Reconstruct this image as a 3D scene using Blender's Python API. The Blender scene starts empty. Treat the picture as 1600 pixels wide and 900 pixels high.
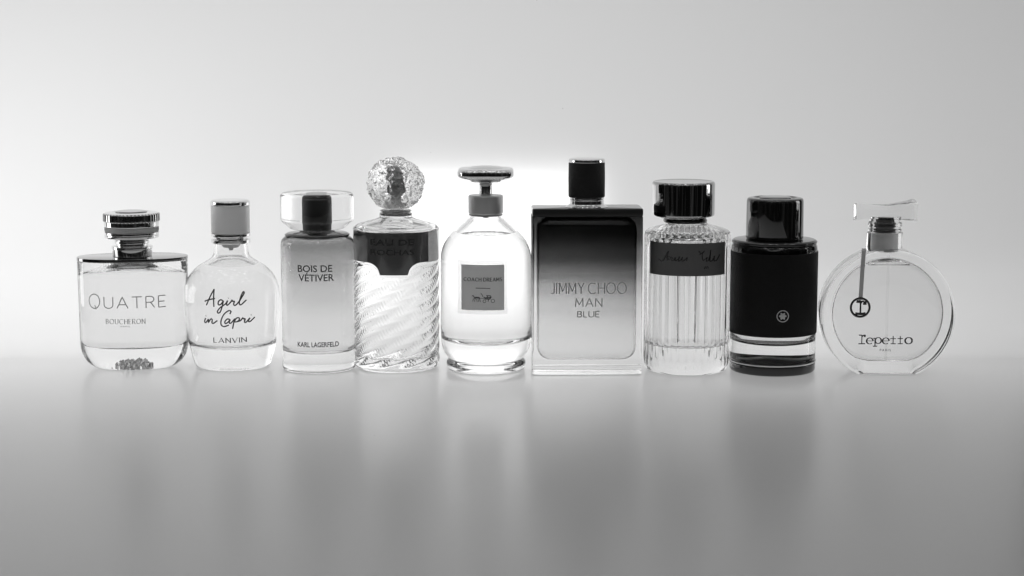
import bpy, bmesh, math, random
from mathutils import Vector, Matrix, noise

C = bpy.context.scene.collection
sc = bpy.context.scene
R = math.radians
PI = math.pi

# ------------------------------------------------------------------ camera, world, lamps, exposure
S = 0.000406                         # metres per modelling unit (0.406 mm)
cam = bpy.data.cameras.new('camera')
cam.lens = 67.5
cam.sensor_width = 36
cam.clip_start = 0.02
cam.clip_end = 20
co = bpy.data.objects.new('camera', cam)
C.objects.link(co)
co.location = (0, -1.2, 0.21726)
co.rotation_euler = (R(90 - 7.876), 0, 0)
sc.camera = co

w = bpy.data.worlds.new('World')
sc.world = w
w.use_nodes = True
nt = w.node_tree
bg = nt.nodes['Background']
tc = nt.nodes.new('ShaderNodeTexCoord')
sx = nt.nodes.new('ShaderNodeSeparateXYZ')
rp = nt.nodes.new('ShaderNodeValToRGB')
nt.links.new(tc.outputs['Generated'], sx.inputs[0])
mr = nt.nodes.new('ShaderNodeMapRange')
mr.inputs[1].default_value = -1
nt.links.new(sx.outputs['Z'], mr.inputs[0])
nt.links.new(mr.outputs[0], rp.inputs[0])
el = rp.color_ramp.elements
el[0].position, el[0].color = 0.48, (.014, .014, .014, 1)
el[1].position, el[1].color = 0.70, (.06, .06, .06, 1)
e = el.new(0.97)
e.color = (.75, .75, .75, 1)
# soft vertical pale bands added to the dark studio to streak the caps
wm = nt.nodes.new('ShaderNodeMapping')
wm.inputs['Scale'].default_value = (6.0, 6.0, 0.7)
wn = nt.nodes.new('ShaderNodeTexNoise')
wn.inputs['Scale'].default_value = 1.6
wn.inputs['Detail'].default_value = 3
nt.links.new(tc.outputs['Generated'], wm.inputs[0])
nt.links.new(wm.outputs[0], wn.inputs['Vector'])
wr = nt.nodes.new('ShaderNodeMapRange')
wr.inputs[1].default_value = .52
wr.inputs[2].default_value = .70
wr.inputs[3].default_value = .32
wr.inputs[4].default_value = 5.0
nt.links.new(wn.outputs[0], wr.inputs[0])
wx = nt.nodes.new('ShaderNodeVectorMath')
wx.operation = 'SCALE'
nt.links.new(rp.outputs[0], wx.inputs[0])
nt.links.new(wr.outputs[0], wx.inputs['Scale'])
nt.links.new(wx.outputs[0], bg.inputs[0])
bg.inputs[1].default_value = 1.0


def area(name, loc, rot, sxx, syy, power, spread=180):
    l = bpy.data.lights.new(name, 'AREA')
    l.shape = 'RECTANGLE'
    l.size = sxx
    l.size_y = syy
    l.energy = power
    l.spread = R(spread)
    o = bpy.data.objects.new(name, l)
    C.objects.link(o)
    o.location = loc
    o.rotation_euler = tuple(R(a) for a in rot)
    return o


# lamps behind the translucent backdrop shine forward through it; a strip stands at either side
area('softbox_wide', (-0.15, 0.70, 0.05), (-90, 0, 0), 1.0, 0.70, 8.1)
area('softbox_small', (-0.012, 0.140, 0.055), (-90, 0, 0), 0.140, 0.118, 0.10, 140)
area('softbox_side', (-0.38, 0.34, 0.06), (-90, 0, 0), 0.24, 0.26, 0.36)
area('strip_left', (-0.60, 0.05, 0.15), (0, -90, 0), 0.32, 0.16, 0.55)
area('strip_right', (0.60, 0.05, 0.15), (0, 90, 0), 0.30, 0.16, 0.40)
area('added_floor_fill', (-0.11, 0.07, -0.22), (-180, 0, 0), 0.9, 0.14, 1.75)  # lamp added under the sheet to brighten the floor

vs = sc.view_settings
vs.view_transform = 'Standard'
vs.look = 'None'
vs.exposure = 0
vs.gamma = 1
cy = sc.cycles
cy.max_bounces = 32
cy.transmission_bounces = 32
cy.glossy_bounces = 12
cy.diffuse_bounces = 6
cy.transparent_max_bounces = 16
cy.sample_clamp_indirect = 6.0
cy.blur_glossy = 0.5
cy.use_denoising = True
cy.denoiser = 'OPENIMAGEDENOISE'
cy.filter_width = 1.45

# ------------------------------------------------------------------ materials


def newmat(name):
    m = bpy.data.materials.new(name)
    m.use_nodes = True
    n = m.node_tree
    for x in list(n.nodes):
        n.nodes.remove(x)
    out = n.nodes.new('ShaderNodeOutputMaterial')
    return m, n, out


def g(v):
    return (v, v, v, 1)


def glass(name, ior, col=0.97, rough=0.0, ramp=None, bump=None):
    """ramp: [(height in metres, grey)] along the object's own z (lacquer sprayed on the glass)"""
    m, n, out = newmat(name)
    b = n.nodes.new('ShaderNodeBsdfGlass')
    b.inputs['IOR'].default_value = ior
    b.inputs['Roughness'].default_value = rough
    b.inputs['Color'].default_value = g(col)
    if ramp:
        t = n.nodes.new('ShaderNodeTexCoord')
        s = n.nodes.new('ShaderNodeSeparateXYZ')
        n.links.new(t.outputs['Object'], s.inputs[0])
        lo, hi = ramp[0][0], ramp[-1][0]
        mp = n.nodes.new('ShaderNodeMapRange')
        mp.inputs[1].default_value = lo
        mp.inputs[2].default_value = hi
        n.links.new(s.outputs['Z'], mp.inputs[0])
        r = n.nodes.new('ShaderNodeValToRGB')
        r.color_ramp.interpolation = 'EASE'
        while len(r.color_ramp.elements) < len(ramp):
            r.color_ramp.elements.new(0.5)
        for e, (z, v) in zip(r.color_ramp.elements, ramp):
            e.position = (z - lo) / (hi - lo)
            e.color = g(v)
        n.links.new(mp.outputs[0], r.inputs[0])
        n.links.new(r.outputs[0], b.inputs['Color'])
    if bump:
        scale, strength, dist = bump
        t = n.nodes.new('ShaderNodeTexCoord')
        nz = n.nodes.new('ShaderNodeTexNoise')
        nz.inputs['Scale'].default_value = scale
        nz.inputs['Detail'].default_value = 2
        n.links.new(t.outputs['Object'], nz.inputs['Vector'])
        bp = n.nodes.new('ShaderNodeBump')
        bp.inputs['Strength'].default_value = strength
        bp.inputs['Distance'].default_value = dist
        n.links.new(nz.outputs[0], bp.inputs['Height'])
        n.links.new(bp.outputs[0], b.inputs['Normal'])
    n.links.new(b.outputs[0], out.inputs[0])
    return m


def pbr(name, col, rough=0.4, metal=0.0, noise_scale=0, noise_amt=0.0, bump=0, spec=0.5, coat=0, sub=0):
    m, n, out = newmat(name)
    b = n.nodes.new('ShaderNodeBsdfPrincipled')
    b.inputs['Base Color'].default_value = g(col)
    b.inputs['Roughness'].default_value = rough
    b.inputs['Metallic'].default_value = metal
    b.inputs['Specular IOR Level'].default_value = spec
    b.inputs['Coat Weight'].default_value = coat
    if noise_scale:
        t = n.nodes.new('ShaderNodeTexCoord')
        nz = n.nodes.new('ShaderNodeTexNoise')
        nz.inputs['Scale'].default_value = noise_scale
        nz.inputs['Detail'].default_value = 6
        n.links.new(t.outputs['Object'], nz.inputs['Vector'])
        mp = n.nodes.new('ShaderNodeMapRange')
        mp.inputs[3].default_value = max(0.02, rough - noise_amt)
        mp.inputs[4].default_value = rough + noise_amt
        n.links.new(nz.outputs[0], mp.inputs[0])
        n.links.new(mp.outputs[0], b.inputs['Roughness'])
        if bump:
            bp = n.nodes.new('ShaderNodeBump')
            bp.inputs['Strength'].default_value = 0.6
            bp.inputs['Distance'].default_value = bump
            n.links.new(nz.outputs[0], bp.inputs['Height'])
            n.links.new(bp.outputs[0], b.inputs['Normal'])
    n.links.new(b.outputs[0], out.inputs[0])
    return m


def leather(name, col):
    m, n, out = newmat(name)
    b = n.nodes.new('ShaderNodeBsdfPrincipled')
    b.inputs['Base Color'].default_value = g(col)
    b.inputs['Roughness'].default_value = 0.62
    b.inputs['Specular IOR Level'].default_value = 0.2
    t = n.nodes.new('ShaderNodeTexCoord')
    v = n.nodes.new('ShaderNodeTexVoronoi')
    v.inputs['Scale'].default_value = 900
    n.links.new(t.outputs['Object'], v.inputs['Vector'])
    bp = n.nodes.new('ShaderNodeBump')
    bp.inputs['Strength'].default_value = 0.5
    bp.inputs['Distance'].default_value = 0.0003
    n.links.new(v.outputs['Distance'], bp.inputs['Height'])
    n.links.new(bp.outputs[0], b.inputs['Normal'])
    n.links.new(b.outputs[0], out.inputs[0])
    return m


def paper(name, col):
    m, n, out = newmat(name)
    d = n.nodes.new('ShaderNodeBsdfDiffuse')
    t = n.nodes.new('ShaderNodeBsdfTranslucent')
    d.inputs['Color'].default_value = g(col)
    t.inputs['Color'].default_value = g(min(.9, col * 1.5))
    x = n.nodes.new('ShaderNodeMixShader')
    x.inputs[0].default_value = 0.6
    n.links.new(d.outputs[0], x.inputs[1])
    n.links.new(t.outputs[0], x.inputs[2])
    n.links.new(x.outputs[0], out.inputs[0])
    return m


def sheet_mat():
    """white opal acrylic: diffuse and translucent under a satin gloss, a little dust"""
    m, n, out = newmat('opal_acrylic')
    t = n.nodes.new('ShaderNodeTexCoord')
    d = n.nodes.new('ShaderNodeBsdfDiffuse')
    tr = n.nodes.new('ShaderNodeBsdfTranslucent')
    gl = n.nodes.new('ShaderNodeBsdfGlossy')
    fr = n.nodes.new('ShaderNodeFresnel')
    fr.inputs['IOR'].default_value = 1.5
    # dust specks: small dark marks sparsely scattered over the sheet
    v = n.nodes.new('ShaderNodeTexVoronoi')
    v.inputs['Scale'].default_value = 55
    n.links.new(t.outputs['Object'], v.inputs['Vector'])
    lt = n.nodes.new('ShaderNodeMath')
    lt.operation = 'LESS_THAN'
    lt.inputs[1].default_value = 0.03
    n.links.new(v.outputs['Distance'], lt.inputs[0])
    sep = n.nodes.new('ShaderNodeSeparateColor')
    n.links.new(v.outputs['Color'], sep.inputs[0])
    gt = n.nodes.new('ShaderNodeMath')
    gt.operation = 'GREATER_THAN'
    gt.inputs[1].default_value = 0.90
    n.links.new(sep.outputs[0], gt.inputs[0])
    mu = n.nodes.new('ShaderNodeMath')
    mu.operation = 'MULTIPLY'
    n.links.new(lt.outputs[0], mu.inputs[0])
    n.links.new(gt.outputs[0], mu.inputs[1])
    mx = n.nodes.new('ShaderNodeMix')
    mx.data_type = 'RGBA'
    mx.inputs[6].default_value = g(.80)
    mx.inputs[7].default_value = g(.66)
    n.links.new(mu.outputs[0], mx.inputs[0])
    n.links.new(mx.outputs[2], d.inputs['Color'])
    n.links.new(mx.outputs[2], tr.inputs['Color'])
    nz = n.nodes.new('ShaderNodeTexNoise')
    nz.inputs['Scale'].default_value = 6
    nz.inputs['Detail'].default_value = 5
    n.links.new(t.outputs['Object'], nz.inputs['Vector'])
    mp = n.nodes.new('ShaderNodeMapRange')
    mp.inputs[3].default_value = 0.22
    mp.inputs[4].default_value = 0.27
    n.links.new(nz.outputs[0], mp.inputs[0])
    n.links.new(mp.outputs[0], gl.inputs['Roughness'])
    m1 = n.nodes.new('ShaderNodeMixShader')
    m1.inputs[0].default_value = 0.5
    n.links.new(d.outputs[0], m1.inputs[1])
    n.links.new(tr.outputs[0], m1.inputs[2])
    m2 = n.nodes.new('ShaderNodeMixShader')
    n.links.new(fr.outputs[0], m2.inputs[0])
    n.links.new(m1.outputs[0], m2.inputs[1])
    n.links.new(gl.outputs[0], m2.inputs[2])
    n.links.new(m2.outputs[0], out.inputs[0])
    return m


GLASS = glass('clear_glass', 1.5, 0.985)
GLASS_B = glass('clear_glass_wavy', 1.5, 0.985, bump=(60, 0.15, 0.0004))
AIRW = glass('glass_to_air', 1 / 1.5, 0.985)
LIQ = glass('perfume_side', 1.36 / 1.5, 0.955)
LIQ_T = glass('perfume_surface', 1.36, 0.985)
CLEARPL = glass('clear_plastic', 1.47, 0.985)
CHROME = pbr('polished_metal', .72, 0.07, 1, 300, 0.03)
CHROME_D = pbr('dark_polished_metal', .30, 0.10, 1, 300, 0.03)
SATIN = pbr('satin_metal', .55, 0.28, 1, 400, 0.05)
GREYP = pbr('grey_satin_plastic', .66, 0.45, 0, 300, 0.08)
WHITEP = pbr('pale_plastic', .85, 0.40, 0, 300, 0.08)
BLACKG = pbr('black_gloss', .012, 0.06, 0, 200, 0.02, spec=0.6)
BLACKM = pbr('black_matt_plastic', .018, 0.5, 0, 400, 0.08)
LEATHER = leather('black_leather', .006)
LEATHER2 = leather('charcoal_leather', .016)
INK = pbr('dark_ink', .02, 0.45)
INKG = pbr('grey_metallic_ink', .62, 0.4, 0.2)
INKM = pbr('mid_grey_ink', .10, 0.4, 0.2)

# ------------------------------------------------------------------ mesh helpers (all in modelling units, scaled by S on build)


ZP = None
ZS = 1.0                             # height factor of the bottle being built


def build(name, bm, mats, parent=None, sharp=0.55, recalc=False, smooth=True):
    if recalc:
        bmesh.ops.recalc_face_normals(bm, faces=bm.faces[:])
    bm.normal_update()
    for f in bm.faces:
        f.smooth = smooth
    for e in bm.edges:
        if len(e.link_faces) == 2 and e.calc_face_angle(0) > sharp:
            e.smooth = False
    if ZP:
        for v in bm.verts:
            v.co.z = ZP[0] + (v.co.z - ZP[0]) * ZP[1]
    me = bpy.data.meshes.new(name)
    bm.transform(Matrix.Diagonal((S, S, S * ZS, 1)))
    bm.to_mesh(me)
    bm.free()
    for m in (mats if isinstance(mats, (list, tuple)) else [mats]):
        me.materials.append(m)
    o = bpy.data.objects.new(name, me)
    C.objects.link(o)
    if parent:
        o.parent = parent
    return o


def thing(name, label, cat, px, Y, rotz=0, group=None):
    """px: modelling units right of the middle of the row; Y: units behind the row's line"""
    o = bpy.data.objects.new(name, None)
    o.empty_display_size = 0.01
    C.objects.link(o)
    o.location = (px * S, Y * S, 0.0004)
    o.rotation_euler = (0, 0, R(rotz))
    o['label'] = label
    o['category'] = cat
    if group:
        o['group'] = group
    return o


def loft(bm, rings, mat=0, closed=False):
    """rings: lists of 3-D points (equal length), or a list with ONE point for a pole"""
    vr = [[bm.verts.new(p) for p in r] for r in rings]
    pairs = list(zip(vr[:-1], vr[1:]))
    if closed:
        pairs.append((vr[-1], vr[0]))
    for a, b in pairs:
        if len(a) == 1 and len(b) == 1:
            continue
        n = max(len(a), len(b))
        for j in range(n):
            k = (j + 1) % n
            if len(a) == 1:
                f = bm.faces.new((a[0], b[k], b[j]))
            elif len(b) == 1:
                f = bm.faces.new((a[j], a[k], b[0]))
            else:
                f = bm.faces.new((a[j], a[k], b[k], b[j]))
            f.material_index = mat
    return vr


def fil(pts, n=5):
    """polyline (r, z[, fillet]) with rounded corners"""
    out = []
    for i, p in enumerate(pts):
        fr = p[2] if len(p) > 2 else 0
        P = Vector((p[0], p[1]))
        if fr <= 0 or i in (0, len(pts) - 1):
            out.append((P.x, P.y))
            continue
        A = Vector(pts[i - 1][:2])
        B = Vector(pts[i + 1][:2])
        da, db = (A - P), (B - P)
        la = min(fr, da.length * .48)
        lb = min(fr, db.length * .48)
        a = P + da.normalized() * la
        b = P + db.normalized() * lb
        for k in range(n + 1):
            t = k / n
            q = a * (1 - t) ** 2 + P * 2 * t * (1 - t) + b * t * t
            out.append((q.x, q.y))
    return out


def cat(pts, n=6):
    """Catmull-Rom through 2-D points"""
    P = [Vector(p) for p in pts]
    P = [P[0] * 2 - P[1]] + P + [P[-1] * 2 - P[-2]]
    out = []
    for i in range(1, len(P) - 2):
        for k in range(n):
            t = k / n
            a, b, c, d = P[i - 1], P[i], P[i + 1], P[i + 2]
            q = 0.5 * (2 * b + (c - a) * t + (2 * a - 5 * b + 4 * c - d) * t * t + (3 * b - a - 3 * c + d) * t ** 3)
            out.append(tuple(q))
    out.append(tuple(P[-2]))
    return out


def lathe(bm, prof, segs=96, cx=0, cyy=0, plan=None, rmod=None, mat=0):
    rings = []
    for (r, z) in prof:
        if r <= 1e-6:
            rings.append([(cx, cyy, z)])
            continue
        ring = []
        for j in range(segs):
            a = 2 * PI * j / segs - PI / 2
            k = r
            if rmod:
                k = rmod(r, z, a)
            c, s = math.cos(a), math.sin(a)
            if plan:
                ax, ay, e = plan
                c2 = math.copysign(abs(c) ** (2 / e), c)
                s2 = math.copysign(abs(s) ** (2 / e), s)
                ring.append((cx + k * ax * c2, cyy + k * ay * s2, z))
            else:
                ring.append((cx + k * c, cyy + k * s, z))
        rings.append(ring)
    loft(bm, rings, mat)
    return bm


def lathe_obj(name, prof, mat, parent, segs=96, **kw):
    bm = bmesh.new()
    lathe(bm, prof, segs, **kw)
    return build(name, bm, mat, parent)


def rrect(a, b, c, n=6):
    """rounded rectangle in XY, half sizes a, b, corner radius c"""
    pts = []
    c = max(0.01, min(c, a, b))
    for (sxx, syy, a0) in ((1, -1, -90), (1, 1, 0), (-1, 1, 90), (-1, -1, 180)):
        for k in range(n + 1):
            t = R(a0 + 90 * k / n)
            pts.append((sxx * (a - c) + c * math.cos(t), syy * (b - c) + c * math.sin(t)))
    return pts


def split_cavity(bm, zfill):
    """closed cavity -> (liquid with a top face of material 1, open air wall)"""
    bmesh.ops.recalc_face_normals(bm, faces=bm.faces[:])
    air = bm.copy()
    bmesh.ops.bisect_plane(bm, geom=bm.verts[:] + bm.edges[:] + bm.faces[:], plane_co=(0, 0, zfill), plane_no=(0, 0, 1), clear_outer=True)
    ed = [e for e in bm.edges if e.is_boundary]
    r = bmesh.ops.contextual_create(bm, geom=ed)
    for f in r['faces']:
        f.normal_update()
        if f.normal.z < 0:
            f.normal_flip()
        f.material_index = 1
    bmesh.ops.inset_region(bm, faces=[f for f in r['faces']], thickness=2.6, depth=-1.6)
    bmesh.ops.bisect_plane(air, geom=air.verts[:] + air.edges[:] + air.faces[:], plane_co=(0, 0, zfill), plane_no=(0, 0, 1), clear_inner=True)
    return bm, air


def bottle(parent, outer, cavity, zfill, gm=None, lm=None, airmat=None, glass_name='glass_body'):
    liq, air = split_cavity(cavity, zfill)
    me = bpy.data.meshes.new('tmp')
    for f in air.faces:
        f.material_index = 1
    air.to_mesh(me)
    air.free()
    bmesh.ops.recalc_face_normals(outer, faces=outer.faces[:])
    outer.from_mesh(me)
    bpy.data.meshes.remove(me)
    go = build(glass_name, outer, [gm or GLASS, airmat or AIRW], parent)
    lo = build('perfume_liquid', liq, [lm or LIQ, LIQ_T], parent)
    return go, lo


def tube(bm, pts, rad, surf, h=0.35, w0=0.12, closed=False):
    """flattened raised stroke through 2-D points, laid on surf(u, v, w); rad: number or one per point"""
    P = [Vector(p) for p in pts]
    n = len(P)
    if n < 2:
        return
    rings = []
    for i, p in enumerate(P):
        if closed:
            t = P[(i + 1) % n] - P[i - 1]
        else:
            t = P[min(i + 1, n - 1)] - P[max(i - 1, 0)]
        if t.length < 1e-6:
            t = Vector((1, 0))
        t.normalize()
        nn = Vector((-t.y, t.x))
        k = 1.0
        if 0 < i < n - 1:
            d = (P[i + 1] - P[i])
            if d.length > 1e-6:
                d.normalize()
                k = min(1.6, 1 / max(0.5, abs(d.dot(t))))
        r = (rad[i] if isinstance(rad, (list, tuple)) else rad) * k
        ring = []
        for (o, ww) in ((1, 0), (.75, h), (-.75, h), (-1, 0)):
            q = p + nn * r * o
            ring.append(surf(q.x, q.y, w0 + ww))
        rings.append(ring)
    if closed:
        loft(bm, rings, closed=True)
    else:
        vr = loft(bm, rings)
        bm.faces.new(vr[0][::-1])
        bm.faces.new(vr[-1])


def arc(cx, cyy, rx, ry, a0, a1, n=14):
    return [(cx + rx * math.cos(R(a0 + (a1 - a0) * k / n)), cyy + ry * math.sin(R(a0 + (a1 - a0) * k / n))) for k in range(n + 1)]


GLY = {
    'A': (.86, [[(0, 0), (.43, 1)], [(.43, 1), (.86, 0)], [(.15, .33), (.71, .33)]]),
    'B': (.58, [[(0, 0), (0, 1)], [(0, 1), (.28, 1)] + arc(.28, .76, .24, .24, 90, -90, 8) + [(0, .52)], [(.28, .52)] + arc(.28, .26, .29, .26, 90, -90, 8) + [(0, 0)]]),
    'C': (.90, [arc(.5, .5, .5, .5, 48, 312, 20)]),
    'D': (.80, [[(0, 0), (0, 1)], [(0, 1), (.3, 1)] + arc(.3, .5, .5, .5, 90, -90, 12) + [(0, 0)]]),
    'E': (.55, [[(0, 0), (0, 1)], [(0, 1), (.55, 1)], [(0, .5), (.46, .5)], [(0, 0), (.55, 0)]]),
    'H': (.72, [[(0, 0), (0, 1)], [(.72, 0), (.72, 1)], [(0, .52), (.72, .52)]]),
    'I': (.02, [[(.01, 0), (.01, 1)]]),
    'J': (.42, [[(.42, 1), (.42, .24)] + arc(.2, .24, .22, .24, 0, -150, 8)]),
    'L': (.50, [[(0, 1), (0, 0)], [(0, 0), (.5, 0)]]),
    'M': (.86, [[(0, 0), (.04, 1)], [(.04, 1), (.43, .22)], [(.43, .22), (.82, 1)], [(.82, 1), (.86, 0)]]),
    'N': (.74, [[(0, 0), (0, 1)], [(0, 1), (.74, 0)], [(.74, 0), (.74, 1)]]),
    'O': (1.0, [arc(.5, .5, .5, .5, 90, 450, 26)]),
    'P': (.56, [[(0, 0), (0, 1)], [(0, 1), (.3, 1)] + arc(.3, .74, .26, .26, 90, -90, 8) + [(0, .48)]]),
    'Q': (1.0, [arc(.5, .52, .5, .5, 90, 450, 26), [(.48, .2), (.62, -.16)]]),
    'R': (.66, [[(0, 0), (0, 1)], [(0, 1), (.34, 1)] + arc(.34, .74, .28, .26, 90, -90, 8) + [(0, .48)], [(.36, .48), (.66, 0)]]),
    'S': (.55, [arc(.28, .75, .25, .25, 40, 270, 10) + arc(.28, .25, .27, .25, 90, -140, 10)]),
    'T': (.78, [[(0, 1), (.78, 1)], [(.39, 1), (.39, 0)]]),
    'U': (.70, [[(0, 1), (0, .3)] + arc(.35, .3, .35, .3, 180, 360, 10) + [(.70, 1)]]),
    'V': (.80, [[(0, 1), (.4, 0)], [(.4, 0), (.8, 1)]]),
    'Y': (.70, [[(0, 1), (.35, .5)], [(.70, 1), (.35, .5)], [(.35, .5), (.35, 0)]]),
}


def strokes(bm, text, u0, u1, v0, v1, surf, wt=0.8, serif=False, contrast=1.0, gap=.22, h=.35, slant=None):
    """letters from GLY fitted between u0..u1, v0..v1 (baseline, cap height)"""
    x = 0
    items = []
    for ch in text:
        if ch == ' ':
            x += .5
            continue
        wd, st = GLY[ch]
        for s in st:
            items.append([(x + px_, py_) for (px_, py_) in s])
        x += wd + gap
    tot = x - gap
    kx = (u1 - u0) / tot
    ky = v1 - v0
    for i, s in enumerate(items):
        pts = [(u0 + a * kx, v0 + b * ky) for (a, b) in s]
        if slant:
            pts = [(a, b + slant(a)) for (a, b) in pts]
        if len(pts) == 2:
            a, b = Vector(pts[0]), Vector(pts[1])
            pts = [tuple(a.lerp(b, t)) for t in (0, .33, .67, 1)]
        rr = []
        m = len(pts)
        for q in range(m):
            a, b = pts[max(0, q - 1)], pts[min(m - 1, q + 1)]
            dx, dy = b[0] - a[0], b[1] - a[1]
            ln = math.hypot(dx, dy) or 1
            thick = abs(dy / ln)
            if dx * dy > 0 and abs(dx) > .25 * ln:
                thick = 0.0
            rr.append(wt * (1 - contrast * .62 * (1 - thick)) if contrast else wt)
        tube(bm, pts, rr, surf, h=h + .011 * (i % 7))
        if serif:
            for (p, q) in ((pts[0], pts[1]), (pts[-1], pts[-2])):
                if abs(p[1] - q[1]) > .6 * abs(p[0] - q[0]) and (abs(p[1] - v0) < .06 * ky or abs(p[1] - v1) < .06 * ky):
                    sw = .15 * ky
                    tube(bm, [(p[0] - sw, p[1]), (p[0], p[1]), (p[0] + sw, p[1])], wt * .34, surf, h=h * .8)


def font_text(bm, text, u0, u1, v0, v1, surf, bold=0.0, space=1.0):
    """the built-in font as a flat inked shape fitted to the box"""
    cu = bpy.data.curves.new('t', 'FONT')
    cu.body = text
    cu.size = 1
    cu.offset = bold
    cu.space_character = space
    cu.resolution_u = 3
    ob = bpy.data.objects.new('t', cu)
    C.objects.link(ob)
    dg = bpy.context.evaluated_depsgraph_get()
    me = bpy.data.meshes.new_from_object(ob.evaluated_get(dg))
    xs = [v.co.x for v in me.vertices]
    ys = [v.co.y for v in me.vertices]
    x0, x1, y0, y1 = min(xs), max(xs), min(ys), max(ys)
    for v in me.vertices:
        u = u0 + (v.co.x - x0) / (x1 - x0) * (u1 - u0)
        vv = v0 + (v.co.y - y0) / (y1 - y0) * (v1 - v0)
        v.co = Vector(surf(u, vv, .25))
    bm.from_mesh(me)
    bpy.data.objects.remove(ob)
    bpy.data.curves.remove(cu)
    bpy.data.meshes.remove(me)


def cylsurf(rad):
    """rad: number or function of v; u is the sideways distance from the axis"""
    def f(u, v, ww):
        r = (rad(v) if callable(rad) else rad) + ww
        u = max(-r * .999, min(r * .999, u))
        return (u, -math.sqrt(r * r - u * u), v)
    return f


def angsurf(rad):
    """u is arc angle in radians from the front"""
    def f(u, v, ww):
        r = rad + ww
        return (r * math.sin(u), -r * math.cos(u), v)
    return f


def flatsurf(y):
    return lambda u, v, ww: (u, y - ww, v)


def slab(bm, surf, us, vb, vt, nv, w0, w1):
    """curved plate over us with bottom vb(u) and top vt(u)"""
    def grid(ww):
        return [[bm.verts.new(surf(u, vb(u) + (vt(u) - vb(u)) * k / nv, ww)) for k in range(nv + 1)] for u in us]
    A, B = grid(w1), grid(w0)
    n = len(us)
    for i in range(n - 1):
        for k in range(nv):
            bm.faces.new((A[i][k], A[i + 1][k], A[i + 1][k + 1], A[i][k + 1]))
            bm.faces.new((B[i][k], B[i][k + 1], B[i + 1][k + 1], B[i + 1][k]))
        bm.faces.new((A[i][0], B[i][0], B[i + 1][0], A[i + 1][0]))
        bm.faces.new((A[i][nv], A[i + 1][nv], B[i + 1][nv], B[i][nv]))
    for k in range(nv):
        bm.faces.new((A[0][k], A[0][k + 1], B[0][k + 1], B[0][k]))
        bm.faces.new((A[-1][k], B[-1][k], B[-1][k + 1], A[-1][k + 1]))


def lin(a, b, n):
    return [a + (b - a) * k / n for k in range(n + 1)]


def interp(tab):
    def f(z):
        if z <= tab[0][1]:
            return tab[0][0]
        for (r0, z0), (r1, z1) in zip(tab[:-1], tab[1:]):
            if z <= z1:
                return r0 + (r1 - r0) * (z - z0) / max(1e-6, z1 - z0)
        return tab[-1][0]
    return f


# ------------------------------------------------------------------ the setting: one seamless sheet of opal acrylic
bm = bmesh.new()
prof = [(-0.52, 0), (-0.3, 0), (-0.1, 0), (0.02, 0), (0.034, 0)]
RC = 0.09
for k in range(1, 25):
    a = PI / 2 * k / 24
    prof.append((0.034 + RC * math.sin(a), RC - RC * math.cos(a)))
prof += [(0.124, 0.3), (0.124, 0.55)]
xs = lin(-0.46, 0.365, 20)
rows = [[bm.verts.new((x / S, y / S, z / S)) for x in xs] for (y, z) in prof]
for a, b in zip(rows[:-1], rows[1:]):
    for j in range(len(xs) - 1):
        bm.faces.new((a[j], a[j + 1], b[j + 1], b[j]))
o = build('backdrop_sheet', bm, sheet_mat(), sharp=3)
o['kind'] = 'structure'

GROUP = 'perfume bottles standing in one row'


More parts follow.
